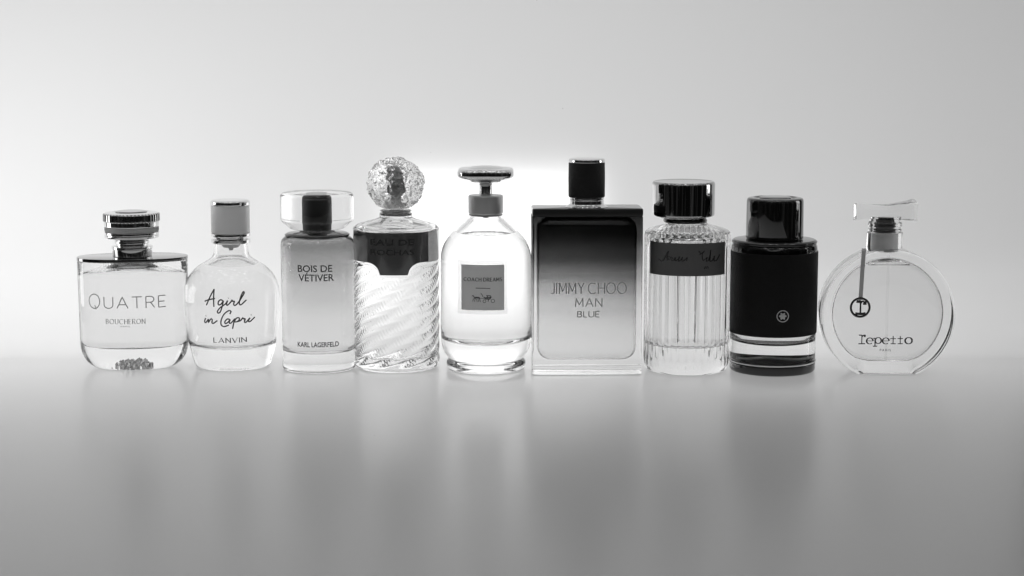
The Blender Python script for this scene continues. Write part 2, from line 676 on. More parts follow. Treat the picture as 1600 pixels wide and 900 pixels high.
# ------------------------------------------------------------------ 1: wide oval bottle, stacked ring cap
def bottle_oval():
    global ZS, ZP
    ZS = 0.99
    t = thing('perfume_bottle', 'wide oval clear bottle with a fluted stacked-ring metal cap and thin capital lettering', 'perfume bottle', -589.5, 5, 7, GROUP)
    y0 = 574
    A, B = 84.5, 48
    plan = (1, B / A, 2.3)
    outer = bmesh.new()
    lathe(outer, [(0, 0.8)] + cat([(A * .58, 0), (A * .70, 1.8), (A * .82, 7.5), (A * .90, 15), (A * .955, 25), (A * .985, 38), (A * .99, 60)], 3)
          + [(A * .995, 110), (A, 160), (A, 169), (A * .985, 171), (0, 171)], 128, plan=plan)
    cav = bmesh.new()
    lathe(cav, [(0, 33), (50, 34)] + [(x, z) for x, z in fil([(60, 35), (73, 38, 12), (74, 60), (74.5, 138, 8), (73, 153, 12), (43, 160, 4), (38, 163), (26, 167), (0, 168)])], 128, plan=(1, 37 / 74, 2.3))
    gb, lq = bottle(t, outer, cav, 160.3)
    # thin metal shoulder plate
    lathe_obj('shoulder_plate', fil([(0, 171.3), (A * 1.005, 171.3, .8), (A * 1.005, 176.5, .8), (0, 177.2)]), CHROME_D, t, 128, plan=plan)
    ZP = (177, .91)
    cap = lathe_obj('cap', fil([(0, 177.6), (30, 177.6), (30.2, 178), (30.5, 190, .5), (31.5, 190.4, .3), (31.5, 194, .5), (25, 195.5, .6), (24.8, 199, .3), (26.6, 199.6, .3), (26.6, 203.5, .4), (24, 204.2, .5), (34, 208.2, .6), (41.5, 209.4, .4), (42, 213, .4), (40.6, 213.6, .2), (40.6, 214.6, .2), (42, 215.2, .3), (42, 219, .4), (0, 219.4)]), CHROME, t, 96)
    ribbon = bmesh.new()
    lathe(ribbon, fil([(0, 219.6), (41, 219.6, 1), (41.6, 223, 2), (41, 228.3, 1), (0, 228.3)]), 220, rmod=lambda r, z, a: r * (1 + (.004 * math.cos(a * 110) if r > 30 else 0)))
    build('grosgrain_band', ribbon, paper('pale_ribbed_band', .85), cap)
    lathe_obj('polished_band', fil([(0, 228.5), (41.5, 228.5, .4), (42, 229.5, .5), (42, 237, .4), (0, 237)]), CHROME, cap)
    fl = bmesh.new()
    lathe(fl, fil([(0, 237.2), (42.8, 237.2, .4), (43.3, 238, .5), (43.3, 250, 1.5), (40, 252.3, 1.5), (30, 253.2, 1), (28, 252, 1), (0, 251.2)]), 46 * 6,
          rmod=lambda r, z, a: r - (2.6 * max(0, math.cos(a * 46)) if 41.5 < r else 0))
    build('fluted_ring', fl, CHROME, cap)
    lathe_obj('cap_disc', fil([(0, 251.4), (24, 252.2, .6), (25, 254, 1), (21, 255, 1), (0, 254.6)]), CHROME_D, cap)
    ZP = None
    # studded foot moulded in the base
    st = bmesh.new()
    rnd = random.Random(3)
    for (n, rx, ry, z) in ((24, 31, 20, 4), (22, 29, 18, 8.5), (18, 25, 15, 12.5), (14, 19, 11, 15.5), (9, 11, 6, 17)):
        for k in range(n):
            q = 2 * PI * (k + .5 * (z > 6)) / n
            bmesh.ops.create_icosphere(st, subdivisions=1, radius=rnd.uniform(2.0, 4.2), matrix=Matrix.Translation((rx * math.cos(q) - 2 + rnd.uniform(-1.5, 1.5), ry * math.sin(q) + rnd.uniform(-1.5, 1.5), max(4.4, z + rnd.uniform(-1.5, 1.5)))))
    for k in range(16):  # extra beads imitating the studs' refracted image at the right corner
        u = k / 15
        bmesh.ops.create_icosphere(st, subdivisions=1, radius=rnd.uniform(2.4, 3.8), matrix=Matrix.Translation((52 + 22 * u ** .8 + rnd.uniform(-2, 2), rnd.uniform(-8, 12), 4.5 + 26 * u * u + rnd.uniform(-1, 2))))
    build('studded_foot', st, pbr('studded_metal', .80, .18, .8, 400, .06), t, smooth=False)
    # lettering
    s_ = lambda u, v, ww: (u, -(B * .998 + ww + .25) * max(0.01, (1 - abs(u / A) ** 2.3)) ** (1 / 2.3), v)
    F = lambda y: (y0 + 48 * .147 - y) * 1.006 / ZS
    L = bmesh.new()
    sl = lambda u: 0.00035 * (u + 5) ** 2
    dx = -204
    tube(L, arc(147.5 + dx, F(471.3), 8.3, 11.2, 90, 449, 28), .85, s_, closed=False)
    tube(L, [(148 + dx, F(477)), (149 + dx, F(480)), (150.3 + dx, F(484))], .75, s_)
    strokes(L, 'UATRE', 162.5 + dx, 255.5 + dx, F(482), F(464.5), s_, .82, contrast=.0, gap=.32, slant=sl)
    build('lettering', L, INKG, t)
    L = bmesh.new()
    strokes(L, 'BOUCHERON', 165 + dx, 224 + dx, F(506), F(498.6), s_, .62, serif=True, contrast=.7, gap=.36, slant=sl)
    strokes(L, 'PARIS', 187 + dx, 201 + dx, F(511), F(508.8), s_, .22, contrast=0)
    build('maker_lettering', L, INKG, t)


# ------------------------------------------------------------------ 2: round bottle with handwriting
def bottle_round():
    global ZS
    ZS = 0.995
    t = thing('perfume_bottle', 'round clear bottle with two-line handwritten lettering and a short grey ringed cap', 'perfume bottle', -438.5, 20, 2, GROUP)
    y0 = 571.5
    prof = [(54, 0), (57.5, 1.5), (60.5, 7), (64, 20), (68.5, 41), (72.8, 72), (74.5, 100), (74, 119), (71.2, 132), (66.8, 142), (60, 151), (51, 159), (41, 165.5), (33, 170.3), (28.6, 175.5), (26.6, 183), (26, 200)]
    pc = cat(prof, 4)
    outer = bmesh.new()
    lathe(outer, fil([(0, 8), (34, 7, 8), (47, .6, 2), (53, 0)]) + pc + [(24, 201), (0, 201)], 112)
    rad = interp(pc)
    cav = bmesh.new()
    lathe(cav, [(0, 33), (30, 33.5), (48, 36.5)] + cat([(57, 39.5), (61, 43.5), (63, 52), (67.5, 74), (69.3, 100), (68.6, 117), (65.6, 130), (61, 139.5), (54, 148), (45, 156), (36, 162), (28.5, 167), (24, 173), (22, 181), (21, 196)], 4) + [(0, 196)], 112)
    bottle(t, outer, cav, 159.5)
    cap = lathe_obj('cap', fil([(0, 211), (30, 211, 1), (30, 254, .5), (0, 254)]), pbr('brushed_cap', .92, .36, .0, 500, .06), t)
    lathe_obj('silver_ring', fil([(0, 204.8), (29.5, 204.8, .8), (30.6, 206, 1), (30.6, 210.6, 1), (0, 210.6)]), CHROME, cap)
    lathe_obj('silver_top', fil([(0, 254.2), (30.4, 254.2, .6), (30.8, 256, 1), (30.6, 260.3, 1.5), (27, 262.4, 2), (0, 262.4)]), CHROME, cap)
    cr = lathe_obj('crimp_ring', fil([(0, 193.5), (26.5, 194), (30, 195, 1), (30.5, 200.5, 1), (26, 202, 1), (25, 204.5), (0, 204.5)]), CHROME, t)
    lathe_obj('pump', fil([(0, 183), (3, 183, 1), (4, 187), (11, 188, 1), (16, 193.2), (0, 193.2)]), WHITEP, t, 40)
    L = bmesh.new()
    sf = cylsurf(rad)
    F = lambda y: (y0 + 71 * .148 - y) * 1.006 / ZS
    k = 8.571

    def hand(pts, r=1.05, sm=5):
        q = [(310 + x / k - 355, F(440 + y / k)) for x, y in pts]
        tube(L, cat(q, sm) if len(q) > 2 else q, r, sf, h=.35 + .02 * random.random())
    for pts in ([(115, 320), (165, 210), (222, 105)], [(222, 105), (215, 220), (217, 335)], [(92, 268), (150, 245), (235, 225)],
                [(340, 255), (310, 240), (280, 265), (278, 305), (310, 300), (340, 262)],
                [(345, 250), (330, 320), (300, 400), (270, 415), (265, 390), (300, 345), (370, 295), (400, 250)],
                [(400, 250), (385, 300), (400, 310), (440, 270), (460, 240)], [(460, 240), (464, 262), (487, 262), (478, 300), (500, 315), (545, 270), (590, 200), (612, 160), (600, 145), (575, 190), (550, 280), (570, 310), (640, 250)],
                [(100, 490), (85, 535), (100, 550), (140, 500)], [(140, 500), (135, 550)], [(135, 550), (170, 500), (190, 505), (185, 545), (205, 555), (260, 515)],
                [(425, 430), (440, 395), (410, 385), (350, 430), (310, 510), (308, 570), (345, 595), (410, 575)],
                [(425, 500), (390, 495), (358, 530), (365, 555), (400, 535), (428, 500)], [(428, 500), (415, 540), (435, 550), (490, 490)],
                [(490, 490), (470, 560), (455, 625)], [(478, 530), (510, 485), (545, 485), (540, 515), (505, 535), (482, 530)], [(505, 535), (560, 520), (590, 480)],
                [(590, 480), (600, 500), (618, 500), (610, 540), (630, 545), (680, 490)], [(680, 490), (660, 530), (680, 540), (740, 485)],
                [(103, 462), (108, 458)], [(694, 455), (700, 450)], [(408, 222), (413, 217)]):
        hand(pts)
    build('handwriting', L, INKM, t)
    L = bmesh.new()
    strokes(L, 'LANVIN', 333.5 - 355, 383 - 355, F(535), F(527.6), sf, .75, serif=True, contrast=.8, gap=.34, slant=lambda u: .0006 * u * u)
    build('maker_lettering', L, INKM, t)


# ------------------------------------------------------------------ 3: cylinder, clear cap with black insert
def bottle_cylinder():
    global ZS
    ZS = 0.98
    t = thing('perfume_bottle', 'straight cylinder bottle of smoky grey glass with a chunky clear cap round a black core', 'perfume bottle', -301.5, 0, 2, GROUP)
    y0 = 574
    outer = bmesh.new()
    op = fil([(0, 4), (44, 3.4, 4), (50, .6, 1), (52, 0, 1), (56.5, 0, 3), (57, 6), (57, 205, 9), (47, 213, 5), (30, 216, 2), (26, 219), (0, 219)])
    lathe(outer, op, 112)
    cav = bmesh.new()
    lathe(cav, fil([(0, 28), (44, 29, 4), (51.5, 32, 6), (52, 40), (52, 198, 10), (40, 207, 5), (22, 211, 2), (20, 216), (0, 216)]), 112)
    lq = glass('smoke_lacquer', 1.36 / 1.5, .9, ramp=[(28 * S, .93), (70 * S, .90), (120 * S, .80), (165 * S, .66), (205 * S, .50)])  # smoky fade of the glass; its dark top also holds the cap's shadow
    bottle(t, outer, cav, 206, lm=lq)
    lathe_obj('collar', fil([(0, 210.5), (34, 211), (50, 212, 1), (50.5, 214, 1), (46, 216.5, 1), (28, 218, 1), (24, 222), (0, 222)]), BLACKG, t)
    cap = lathe_obj('cap', fil([(0, 222.5), (38, 222.5, 1), (43, 224, 1), (56, 236, 2), (56.5, 240), (56.5, 276, 3), (53, 280, 3), (0, 280.5)]), CLEARPL, t, 112)
    lathe_obj('cap_insert', fil([(0, 223.5), (14, 223.5, 2), (14.6, 226), (15.6, 236, 1), (15.6, 270, 2), (0, 270)]), BLACKM, cap, 64)
    sf = cylsurf(57)
    F = lambda y: (y0 + 57 * .15 - y) * 1.006 / ZS
    L = bmesh.new()
    d = -492.5
    font_text(L, 'BOIS DE', 465.5 + d, 518 + d, F(426.2), F(415.6), sf, .012)
    font_text(L, 'V\u00c9TIVER', 466.5 + d, 520.5 + d, F(440.3), F(426.9), sf, .012)
    build('lettering', L, INK, t)
    L = bmesh.new()
    font_text(L, 'KARL LAGERFELD', 463.5 + d, 526.5 + d, F(541.5), F(533.6), sf, .022)
    build('maker_lettering', L, INK, t)


# ------------------------------------------------------------------ 4: swirled cut glass with crystal ball stopper
def bottle_swirl():
    global ZS
    ZS = 0.995
    t = thing('perfume_bottle', 'cut-glass bottle with diagonal rope ridges, a dark mirror band and a crackled ball stopper', 'perfume bottle', -180, 10, 0, GROUP)
    y0 = 573
    segs, nz = 360, 190
    rr = 67

    def tab_bottom(a):
        """height of the lower edge of the smooth band at angle a from the front"""
        x = abs(rr * math.sin(a)) if math.cos(a) > 0 else 99
        zb, zt = 152.5, 171
        if x < 22:
            return zb
        if x < 42:
            q = (x - 22) / 20
            return zb + (zt - zb) * math.sqrt(max(0, 1 - (1 - q) ** 2))
        return zt
    outer = bmesh.new()
    rings = [[(0, 0, 2.5)]]

    def ring(fn):
        return [fn(2 * PI * j / segs - PI / 2) for j in range(segs)]
    for r, z in ((48, 2), (56, 0), (60, 0), (63, 1.5)):
        rings.append(ring(lambda a: (r * math.cos(a), r * math.sin(a), z)))
    for i in range(nz + 1):
        z = 4 + (212 - 4) * i / nz

        def pt(a):
            af = a + PI / 2
            while af > PI:
                af -= 2 * PI
            tb = tab_bottom(af) - 4
            dz = (tb - z)
            m = max(0, min(1, dz / 3)) * max(0, min(1, (z - 8) / 6))
            rim = math.exp(-((z - tb) / 2.0) ** 2) * 1.3 if z < 178 else 0
            ph = af * 10 - z * 0.27 + .25 * math.sin(z * .05 + af * 3)
            rope = abs(math.sin(ph / 2 * 1.0))
            bead = .5 + .5 * math.cos(af * 74 + z * .5)
            dr = m * (1.15 * (1 - rope ** 2) + (.85 + .6 * noise.noise(Vector((af * 3, z * .05, 2)))) * bead * (1 - rope ** 2) ** 1.3 - 1.2) + rim
            r = rr - 1.2 + dr
            return (r * math.cos(a), r * math.sin(a), z)
        rings.append(ring(pt))
    for r, z in fil([(66.5, 213), (67.5, 220, 3), (60, 226, 4), (34, 233, 5), (26, 236, 2), (25.5, 243), (23, 244), (23, 244.3)])[1:]:
        rings.append(ring(lambda a: (r * math.cos(a), r * math.sin(a), z)))
    rings.append([(0, 0, 244.3)])
    loft(outer, rings)
    cav = bmesh.new()
    lathe(cav, fil([(0, 17), (45, 18, 4), (58, 22, 8), (59.5, 35), (59.5, 205, 8), (55, 216, 6), (26, 226, 5), (19, 231), (18, 238), (0, 238)]), 112)
    bottle(t, outer, cav, 212, gm=GLASS)
    # mirror band with a tab
    bmb = bmesh.new()
    us = lin(-PI * .86, PI * .86, 240)
    slab(bmb, angsurf(rr - 1.0), us, lambda u: tab_bottom(u) + .5, lambda u: 218, 4, 0.1, .9)
    build('mirror_band', bmb, pbr('dark_mirror', .30, 0.07, .75, 200, 0.03), t)
    sf = cylsurf(rr)
    F = lambda y: (y0 + rr * .125 - y) * 1.006 / ZS
    L = bmesh.new()
    d = -620
    font_text(L, 'EAU DE', 584 + d, 651 + d, F(384.5), F(375.5), sf, .006)
    font_text(L, 'ROCHAS', 584 + d, 651 + d, F(399.5), F(391), sf, .006)
    build('lettering', L, INK, t)
    # stopper
    nk = lathe_obj('stopper', fil([(0, 239), (18, 239), (22, 244.8, 1), (25, 246, 1), (25, 247.5, 1), (20, 249, 1), (0, 249)]), CHROME_D, t)
    ball = bmesh.new()
    bmesh.ops.create_icosphere(ball, subdivisions=6, radius=1)
    for v in ball.verts:
        p = v.co.copy()
        q = p + .12 * noise.noise_vector(p * 3.1)
        c1 = noise.voronoi(q * 2.3 + Vector((3, 1, 7)), distance_metric='DISTANCE')[0]
        c2 = noise.voronoi(Vector((q.x * 4.5, q.y * 4.5, q.z * 8.5)) + Vector((9, 4, 2)))[0]
        r = 40.5 + 9 * min(.32, c1[1] - c1[0]) + 5.5 * min(.22, c2[1] - c2[0]) + 2.5 * noise.noise(p * 5)
        v.co = Vector((p.x * r * 1.02, p.y * r * 1.02, 287.5 + p.z * r * .97))
    for v in ball.verts:
        if v.co.z < 251:
            v.co.z = 251 - (251 - v.co.z) * .1
    build('crackled_ball', ball, GLASS, nk, sharp=.9)
    core = lathe_obj('ball_core', fil([(0, 252), (14, 252), (14, 258, 2), (12, 290), (11, 310, 3), (0, 312)]), SATIN, nk, 48)


# ------------------------------------------------------------------ 5: rounded bottle with turn-knob cap
def bottle_knob():
    global ZS
    ZS = 0.955
    t = thing('perfume_bottle', 'bullet-shaped clear bottle with a framed grey square label and a chrome turn-knob cap', 'perfume bottle', -40.5, -4, 0, GROUP)
    y0 = 575.5
    pc = [(61, 4)] + cat([(61.5, 13), (60.5, 22), (58, 25.5), (60.5, 29), (65, 36), (68.5, 45), (70, 58), (70.3, 80), (70.3, 150), (70.3, 178), (68.5, 194), (63, 208), (54, 220), (42, 230), (31.5, 238), (27, 242)], 4)
    outer = bmesh.new()
    lathe(outer, fil([(0, 6), (34, 5, 6), (47, .6, 2), (50, 0)]) + fil([(50, 0), (60, 0, 5), (61.5, 6)])[1:] + cat([(62, 9), (61.2, 13.5), (58.3, 17), (60.5, 21), (65, 28), (68.5, 38), (70, 54), (70.3, 80), (70.3, 130), (70.3, 175), (68.5, 194), (63, 208.5), (54, 221), (43.5, 232), (33, 242), (27.5, 249), (26, 253)], 4) + [(0, 253)], 112)
    cav = bmesh.new()
    lathe(cav, [(0, 43), (25, 44)] + cat([(38, 45.5), (52, 50), (61, 57), (64, 68), (64.8, 90), (65, 130), (64.8, 172), (62.5, 190), (57.5, 204), (50, 215), (40, 225.5), (28, 236), (21, 243)], 4) + [(19, 249), (0, 249)], 112)
    bottle(t, outer, cav, 221, gm=GLASS, lm=glass('pale_perfume', 1.36 / 1.5, .97))
    col = lathe_obj('collar', fil([(0, 253.3), (25.5, 253.3, 1), (27, 254.5, .8), (27, 281.5, .8), (25.5, 283.5, 1), (14, 284), (0, 284)]), pbr('collar_satin', .70, .30, .45, 500, .06), t)
    lathe_obj('pump', fil([(0, 243), (4, 244), (6, 249.2), (22, 249.4), (22, 253), (0, 253)]), GREYP, t, 40)
    cap = lathe_obj('cap', fil([(0, 284.2), (11, 284.2, 1), (10, 286), (10, 299, 1), (13, 303), (0, 304)]), CHROME, t, 48)
    kb = bmesh.new()

    def lob(r, z, a):
        k = abs(math.cos(2 * a))
        return r * (1 - .20 * k ** 2.2 * (1 if r > 20 else .3))
    kp = fil([(0, 302), (14, 302.5, 2), (34, 306, 3), (47, 311, 3), (51.5, 315, 2), (51.5, 323, 3), (47, 326.5, 2), (33, 327, 2), (26, 329, 1), (14, 330.5, 2), (0, 331)])
    lathe(kb, kp, 144, rmod=lob)
    build('turn_knob', kb, CHROME, cap)
    # label
    sf = cylsurf(70.3)
    F = lambda y: (y0 + 70 * .14 - y) * 1.006 / ZS
    d = -758.5
    pl = bmesh.new()
    slab(pl, sf, lin(716.5 + d, 792 + d, 16), lambda u: F(490.5), lambda u: F(409.5), 2, .05, .7)
    lp = build('label_plate', pl, CLEARPL, t)
    fr = bmesh.new()
    for (a, b, lo, hi) in ((716.5, 721.6, 490.5, 409.5), (787.6, 792, 490.5, 409.5)):
        slab(fr, sf, lin(a + d, b + d, 3), lambda u: F(lo), lambda u: F(hi), 2, .8, 1.3)
    for (lo, hi) in ((490.5, 485), (415.3, 409.5)):
        slab(fr, sf, lin(721.7 + d, 787.5 + d, 14), lambda u: F(lo), lambda u: F(hi), 1, .8, 1.3)
    build('label_frame', fr, glass('frosted_frame', 1.3, .97, .25), lp)
    pa = bmesh.new()
    slab(pa, sf, lin(722 + d, 787.3 + d, 16), lambda u: F(484.6), lambda u: F(415.6), 2, .75, 1.1)
    build('label_paper', pa, paper('label_grey', .9), lp)
    L = bmesh.new()
    s2 = cylsurf(71.35)
    strokes(L, 'COACH DREAMS', 726 + d, 783.5 + d, F(440.3), F(435.2), s2, .55, serif=True, contrast=.55, gap=.36)
    tube(L, [(744 + d, F(450.8)), (755 + d, F(450.8)), (766 + d, F(451.2))], .55, s2)
    # little coach and pair emblem
    P = lambda x, y: (710 + x / 9 + d, F(400 + y / 9))

    def em(pts, r=.55, closed=False):
        tube(L, [P(*p) for p in pts], r, s2, h=.3 + .02 * random.random(), closed=closed)
    circ = lambda x, y, r: [(x + r * math.cos(2 * PI * k / 14), y + r * math.sin(2 * PI * k / 14)) for k in range(14)]
    em(circ(425, 635, 20), .35, True)
    em(circ(540, 632, 24), .35, True)
    em([(415, 575), (440, 605), (500, 605), (515, 565)], .7)
    em([(420, 590), (520, 585)], .9)
    em([(450, 560), (510, 562)], .7)
    em([(460, 600), (465, 575), (470, 560)], .6)
    em([(375, 525), (395, 550), (405, 575)], .4)
    em([(285, 595), (310, 585), (350, 588), (362, 600)], 1.1)
    em([(290, 590), (275, 565), (255, 560)], .6)
    em([(300, 600), (290, 642)], .45)
    em([(320, 602), (325, 645)], .45)
    em([(350, 600), (345, 642)], .45)
    em([(362, 605), (368, 645)], .45)
    em([(275, 600), (265, 640)], .4)
    em([(480, 610), (475, 640)], .5)
    em([(365, 595), (420, 600)], .3)
    build('lettering', L, INKM, lp)


# ------------------------------------------------------------------ 6: tall flat block, dark at the top
def bottle_block():
    global ZS
    ZS = 0.98
    t = thing('perfume_bottle', 'tall rectangular glass block fading from black at the top to clear, with a leather-wrapped cap', 'perfume bottle', 114, -30, 1.5, GROUP)
    y0 = 580
    a, b = 84, 33
    lac = glass('faded_lacquer', 1.5, .97, ramp=[(0, .985), (40 * S, .94), (75 * S, .89), (105 * S, .82), (132 * S, .72), (152 * S, .59), (182 * S, .41), (215 * S, .22), (250 * S, .10)])
    outer = bmesh.new()

    def rring(ins, z):
        pts = rrect(a - ins, b - ins, 4, 5)
        # add points along the long sides so that front and back bow gently
        return [(x, y + math.copysign(2.2 * (1 - (x / a) ** 2), y), z) for x, y in refine(pts)]

    def refine(pts):
        out = []
        n = len(pts)
        for i in range(n):
            p, q = pts[i], pts[(i + 1) % n]
            out.append(p)
            if math.hypot(q[0] - p[0], q[1] - p[1]) > 40:
                m = 10 if abs(q[0] - p[0]) > abs(q[1] - p[1]) else 4
                out += [(p[0] + (q[0] - p[0]) * k / m, p[1] + (q[1] - p[1]) * k / m) for k in range(1, m)]
        return out
    rings = [[(0, 0, .8)], rring(8, .8), rring(3, 0), rring(.8, .4), rring(.2, 1.5), rring(0, 4), rring(0, 5.5), rring(.7, 6.2), rring(.7, 7.2), rring(0, 8)]
    rings += [rring(0, z) for z in (40, 100, 160, 220)] + [rring(0, 246.5), rring(.6, 247.5), [(0, 0, 247.5)]]
    loft(outer, rings)
    cav = bmesh.new()
    # chamber: rounded rectangle seen from the front, lofted through its depth
    cr = []
    for (ins, yy) in ((60, -22), (8, -22), (4, -21), (1.5, -18.5), (0, -14), (0, 14), (1.5, 18.5), (4, 21), (8, 22), (60, 22)):
        ha, hb = 75 - ins, 111 - ins
        cr.append([(x, yy, z + 133) for x, z in rrect(ha, hb, max(1, 20 - ins), 7)])
    vr = loft(cav, cr)
    cav.faces.new(vr[0])
    cav.faces.new(vr[-1])
    lq = glass('faded_lacquer_inside', 1.36 / 1.5, .95, ramp=[(22 * S, .95), (62 * S, .93), (102 * S, .84), (132 * S, .75), (152 * S, .62), (182 * S, .42), (240 * S, .22)])
    bottle(t, outer, cav, 234, gm=lac, lm=lq)
    top = bmesh.new()
    loft(top, [[(0, 0, 247.8)], rring(1, 247.8), rring(.1, 248.6), rring(-.2, 251), rring(-.2, 257.5), rring(.6, 259.5), rring(2.5, 260.3), [(0, 0, 260.5)]])
    build('top_plate', top, pbr('dark_lacquer_plate', .03, .14, .1, 200, .03), t)
    cap = lathe_obj('cap', fil([(0, 276), (27.4, 276), (27.8, 277), (28, 305), (27.6, 329.5, 1), (0, 329.5)]), LEATHER2, t)
    lathe_obj('cap_base', fil([(0, 260.6), (33, 260.7), (29, 262.5, 2), (26.5, 265, 1), (26.5, 270.5, .6), (25.6, 271, .4), (25.6, 272, .4), (26.8, 272.6, .6), (26.8, 275.8, .6), (0, 275.8)]), CHROME, cap)
    lathe_obj('cap_top', fil([(0, 329.7), (27.5, 329.7, .4), (27.8, 330.5, .5), (27.4, 334.5, 1), (25, 335.6, 1), (0, 335.6)]), CHROME, cap)
    F = lambda y: (y0 + 34 * .145 - y) * 1.006 / ZS
    sf = lambda u, v, ww: (u, -(b + 2.2 * (1 - (u / a) ** 2)) - ww, v)
    d = -915.5
    L = bmesh.new()
    strokes(L, 'JIMMY', 859.5 + d, 910 + d, F(460.3), F(443.6), sf, .85, contrast=.35, gap=.3)
    strokes(L, 'CHOO', 916.5 + d, 974.5 + d, F(460.3), F(443.6), sf, .75, contrast=.35, gap=.22)
    strokes(L, 'MAN', 897.5 + d, 937.5 + d, F(480), F(467.2), sf, .78, contrast=.25, gap=.3)
    strokes(L, 'BLUE', 900.5 + d, 934 + d, F(495.8), F(487), sf, .85, contrast=.25, gap=.25)
    build('lettering', L, pbr('grey_letter', .46, .35, .4), t)


# ------------------------------------------------------------------ 7: fluted cylinder
def bottle_fluted():
    global ZS
    ZS = 0.945
    t = thing('perfume_bottle', 'fluted clear glass cylinder with a dark rectangular script label and a glossy black cap', 'perfume bottle', 270.5, -14, 0, GROUP)
    y0 = 576.5
    NF = 34
    rr = 66.5
    prof = fil([(50, 0), (62, 0, 6), (65.5, 12), (66.5, 20), (66.5, 30), (66.5, 215), (66.5, 222), (65, 229, 3), (58, 233, 3), (36, 239, 4), (30, 241, 2), (29, 246), (0, 246)])
    out = fil([(0, 4), (40, 3.4, 4), (47, .6, 2), (49, 0)]) + prof

    def fl(r, z, a):
        m = max(0, min(1, (z - 8) / 30)) * max(0, min(1, (232 - z) / 6))
        if r < 40:
            m = 0
        return r - 2.9 * m * (1 - abs(math.sin(a * NF / 2)))
    # extra rings so that the flutes fade in and out
    full = []
    for (r0, z0), (r1, z1) in zip(out[:-1], out[1:]):
        n = max(1, int((z1 - z0) / 3)) if z1 - z0 < 30 else 6
        full += [(r0 + (r1 - r0) * k / n, z0 + (z1 - z0) * k / n) for k in range(n)]
    full.append(out[-1])
    outer = bmesh.new()
    lathe(outer, full, NF * 8, rmod=fl)
    cav = bmesh.new()
    cp = fil([(0, 42), (40, 42, 4), (54, 43.5, 5), (56.5, 50), (57, 100), (57, 205, 6), (54, 220, 8), (32, 231, 5), (22, 236), (21, 243), (0, 243)])

    def cf(r, z, a):
        if r < 40:
            return r
        return r - 0.9 * (1 - abs(math.sin(a * NF / 2))) * max(0, min(1, (225 - z) / 10))
    lathe(cav, cp, NF * 8, rmod=cf)
    bottle(t, outer, cav, 212)
    # beaded shoulder ring inside the glass
    bd = bmesh.new()
    for k in range(36):
        a = 2 * PI * k / 36
        bmesh.ops.create_uvsphere(bd, u_segments=10, v_segments=7, radius=3.4, matrix=Matrix.Translation((60 * math.cos(a), 60 * math.sin(a), 227.5)))
    build('beaded_ring', bd, glass('bead_hollow', 1.2, .92), t)
    lathe_obj('neck_ring', fil([(0, 243.2), (33, 243.2, 1), (34, 246.5, 1), (32, 250, 1), (0, 250)]), BLACKG, t, cx=-4)
    lathe_obj('cap', fil([(0, 250.5), (36, 250.5, 1), (38, 252.5, 1), (47, 254, 2), (48, 256.5, 1), (48.3, 307, 2), (46, 310, 1), (42, 309, 1), (0, 308.5)]), pbr('black_chrome', .42, .05, 1, 200, .02), t, cx=-7)
    lb = bmesh.new()
    F = lambda y: (y0 + rr * .125 - y) * 1.006 / ZS
    d = -1074.5
    sf = cylsurf(rr + .2)
    slab(lb, sf, lin(1015 + d, 1128 + d, 40), lambda u: F(431.5), lambda u: F(382), 2, .05, .6)
    lab = build('label', lb, pbr('dark_label', .10, .38, 0, 500, .06), t)
    s2 = cylsurf(rr + .75)
    L = bmesh.new()
    P = lambda x, y: (1014 + x / 14.0 + d, F(380 + y / 12.8))

    def sc_(pts, r=.6):
        tube(L, cat([P(*p) for p in pts], 4), r, s2, h=.3 + .02 * random.random())
    sc_([(180, 350), (220, 385), (270, 370), (330, 260), (370, 190), (350, 280), (345, 360), (380, 330)], .9)
    sc_([(300, 310), (360, 300), (400, 290)])
    sc_([(400, 360), (420, 300), (450, 310), (440, 365), (480, 350), (500, 300), (490, 360)])
    sc_([(520, 300), (510, 360), (560, 340), (600, 280), (580, 370), (640, 330), (660, 290), (650, 360), (700, 350), (760, 300), (740, 360)], .7)
    sc_([(1000, 170), (1060, 220), (1130, 170)], .7)
    sc_([(1020, 240), (1080, 210), (1120, 190)], .8)
    sc_([(1090, 200), (1080, 280), (1100, 350), (1150, 330), (1190, 300), (1170, 370), (1220, 360)])
    sc_([(1220, 360), (1250, 260), (1265, 160), (1255, 280), (1250, 370), (1300, 370)], .8)
    sc_([(1300, 370), (1340, 300), (1350, 290), (1340, 370), (1390, 370), (1440, 310), (1465, 260)], .9)
    sc_([(1120, 480), (1135, 520), (1160, 470), (1170, 520)], .35)
    sc_([(1185, 520), (1190, 475), (1215, 490), (1220, 520)], .35)
    build('lettering', L, pbr('script_foil', .12, .15, .9, 300, .05), lab)


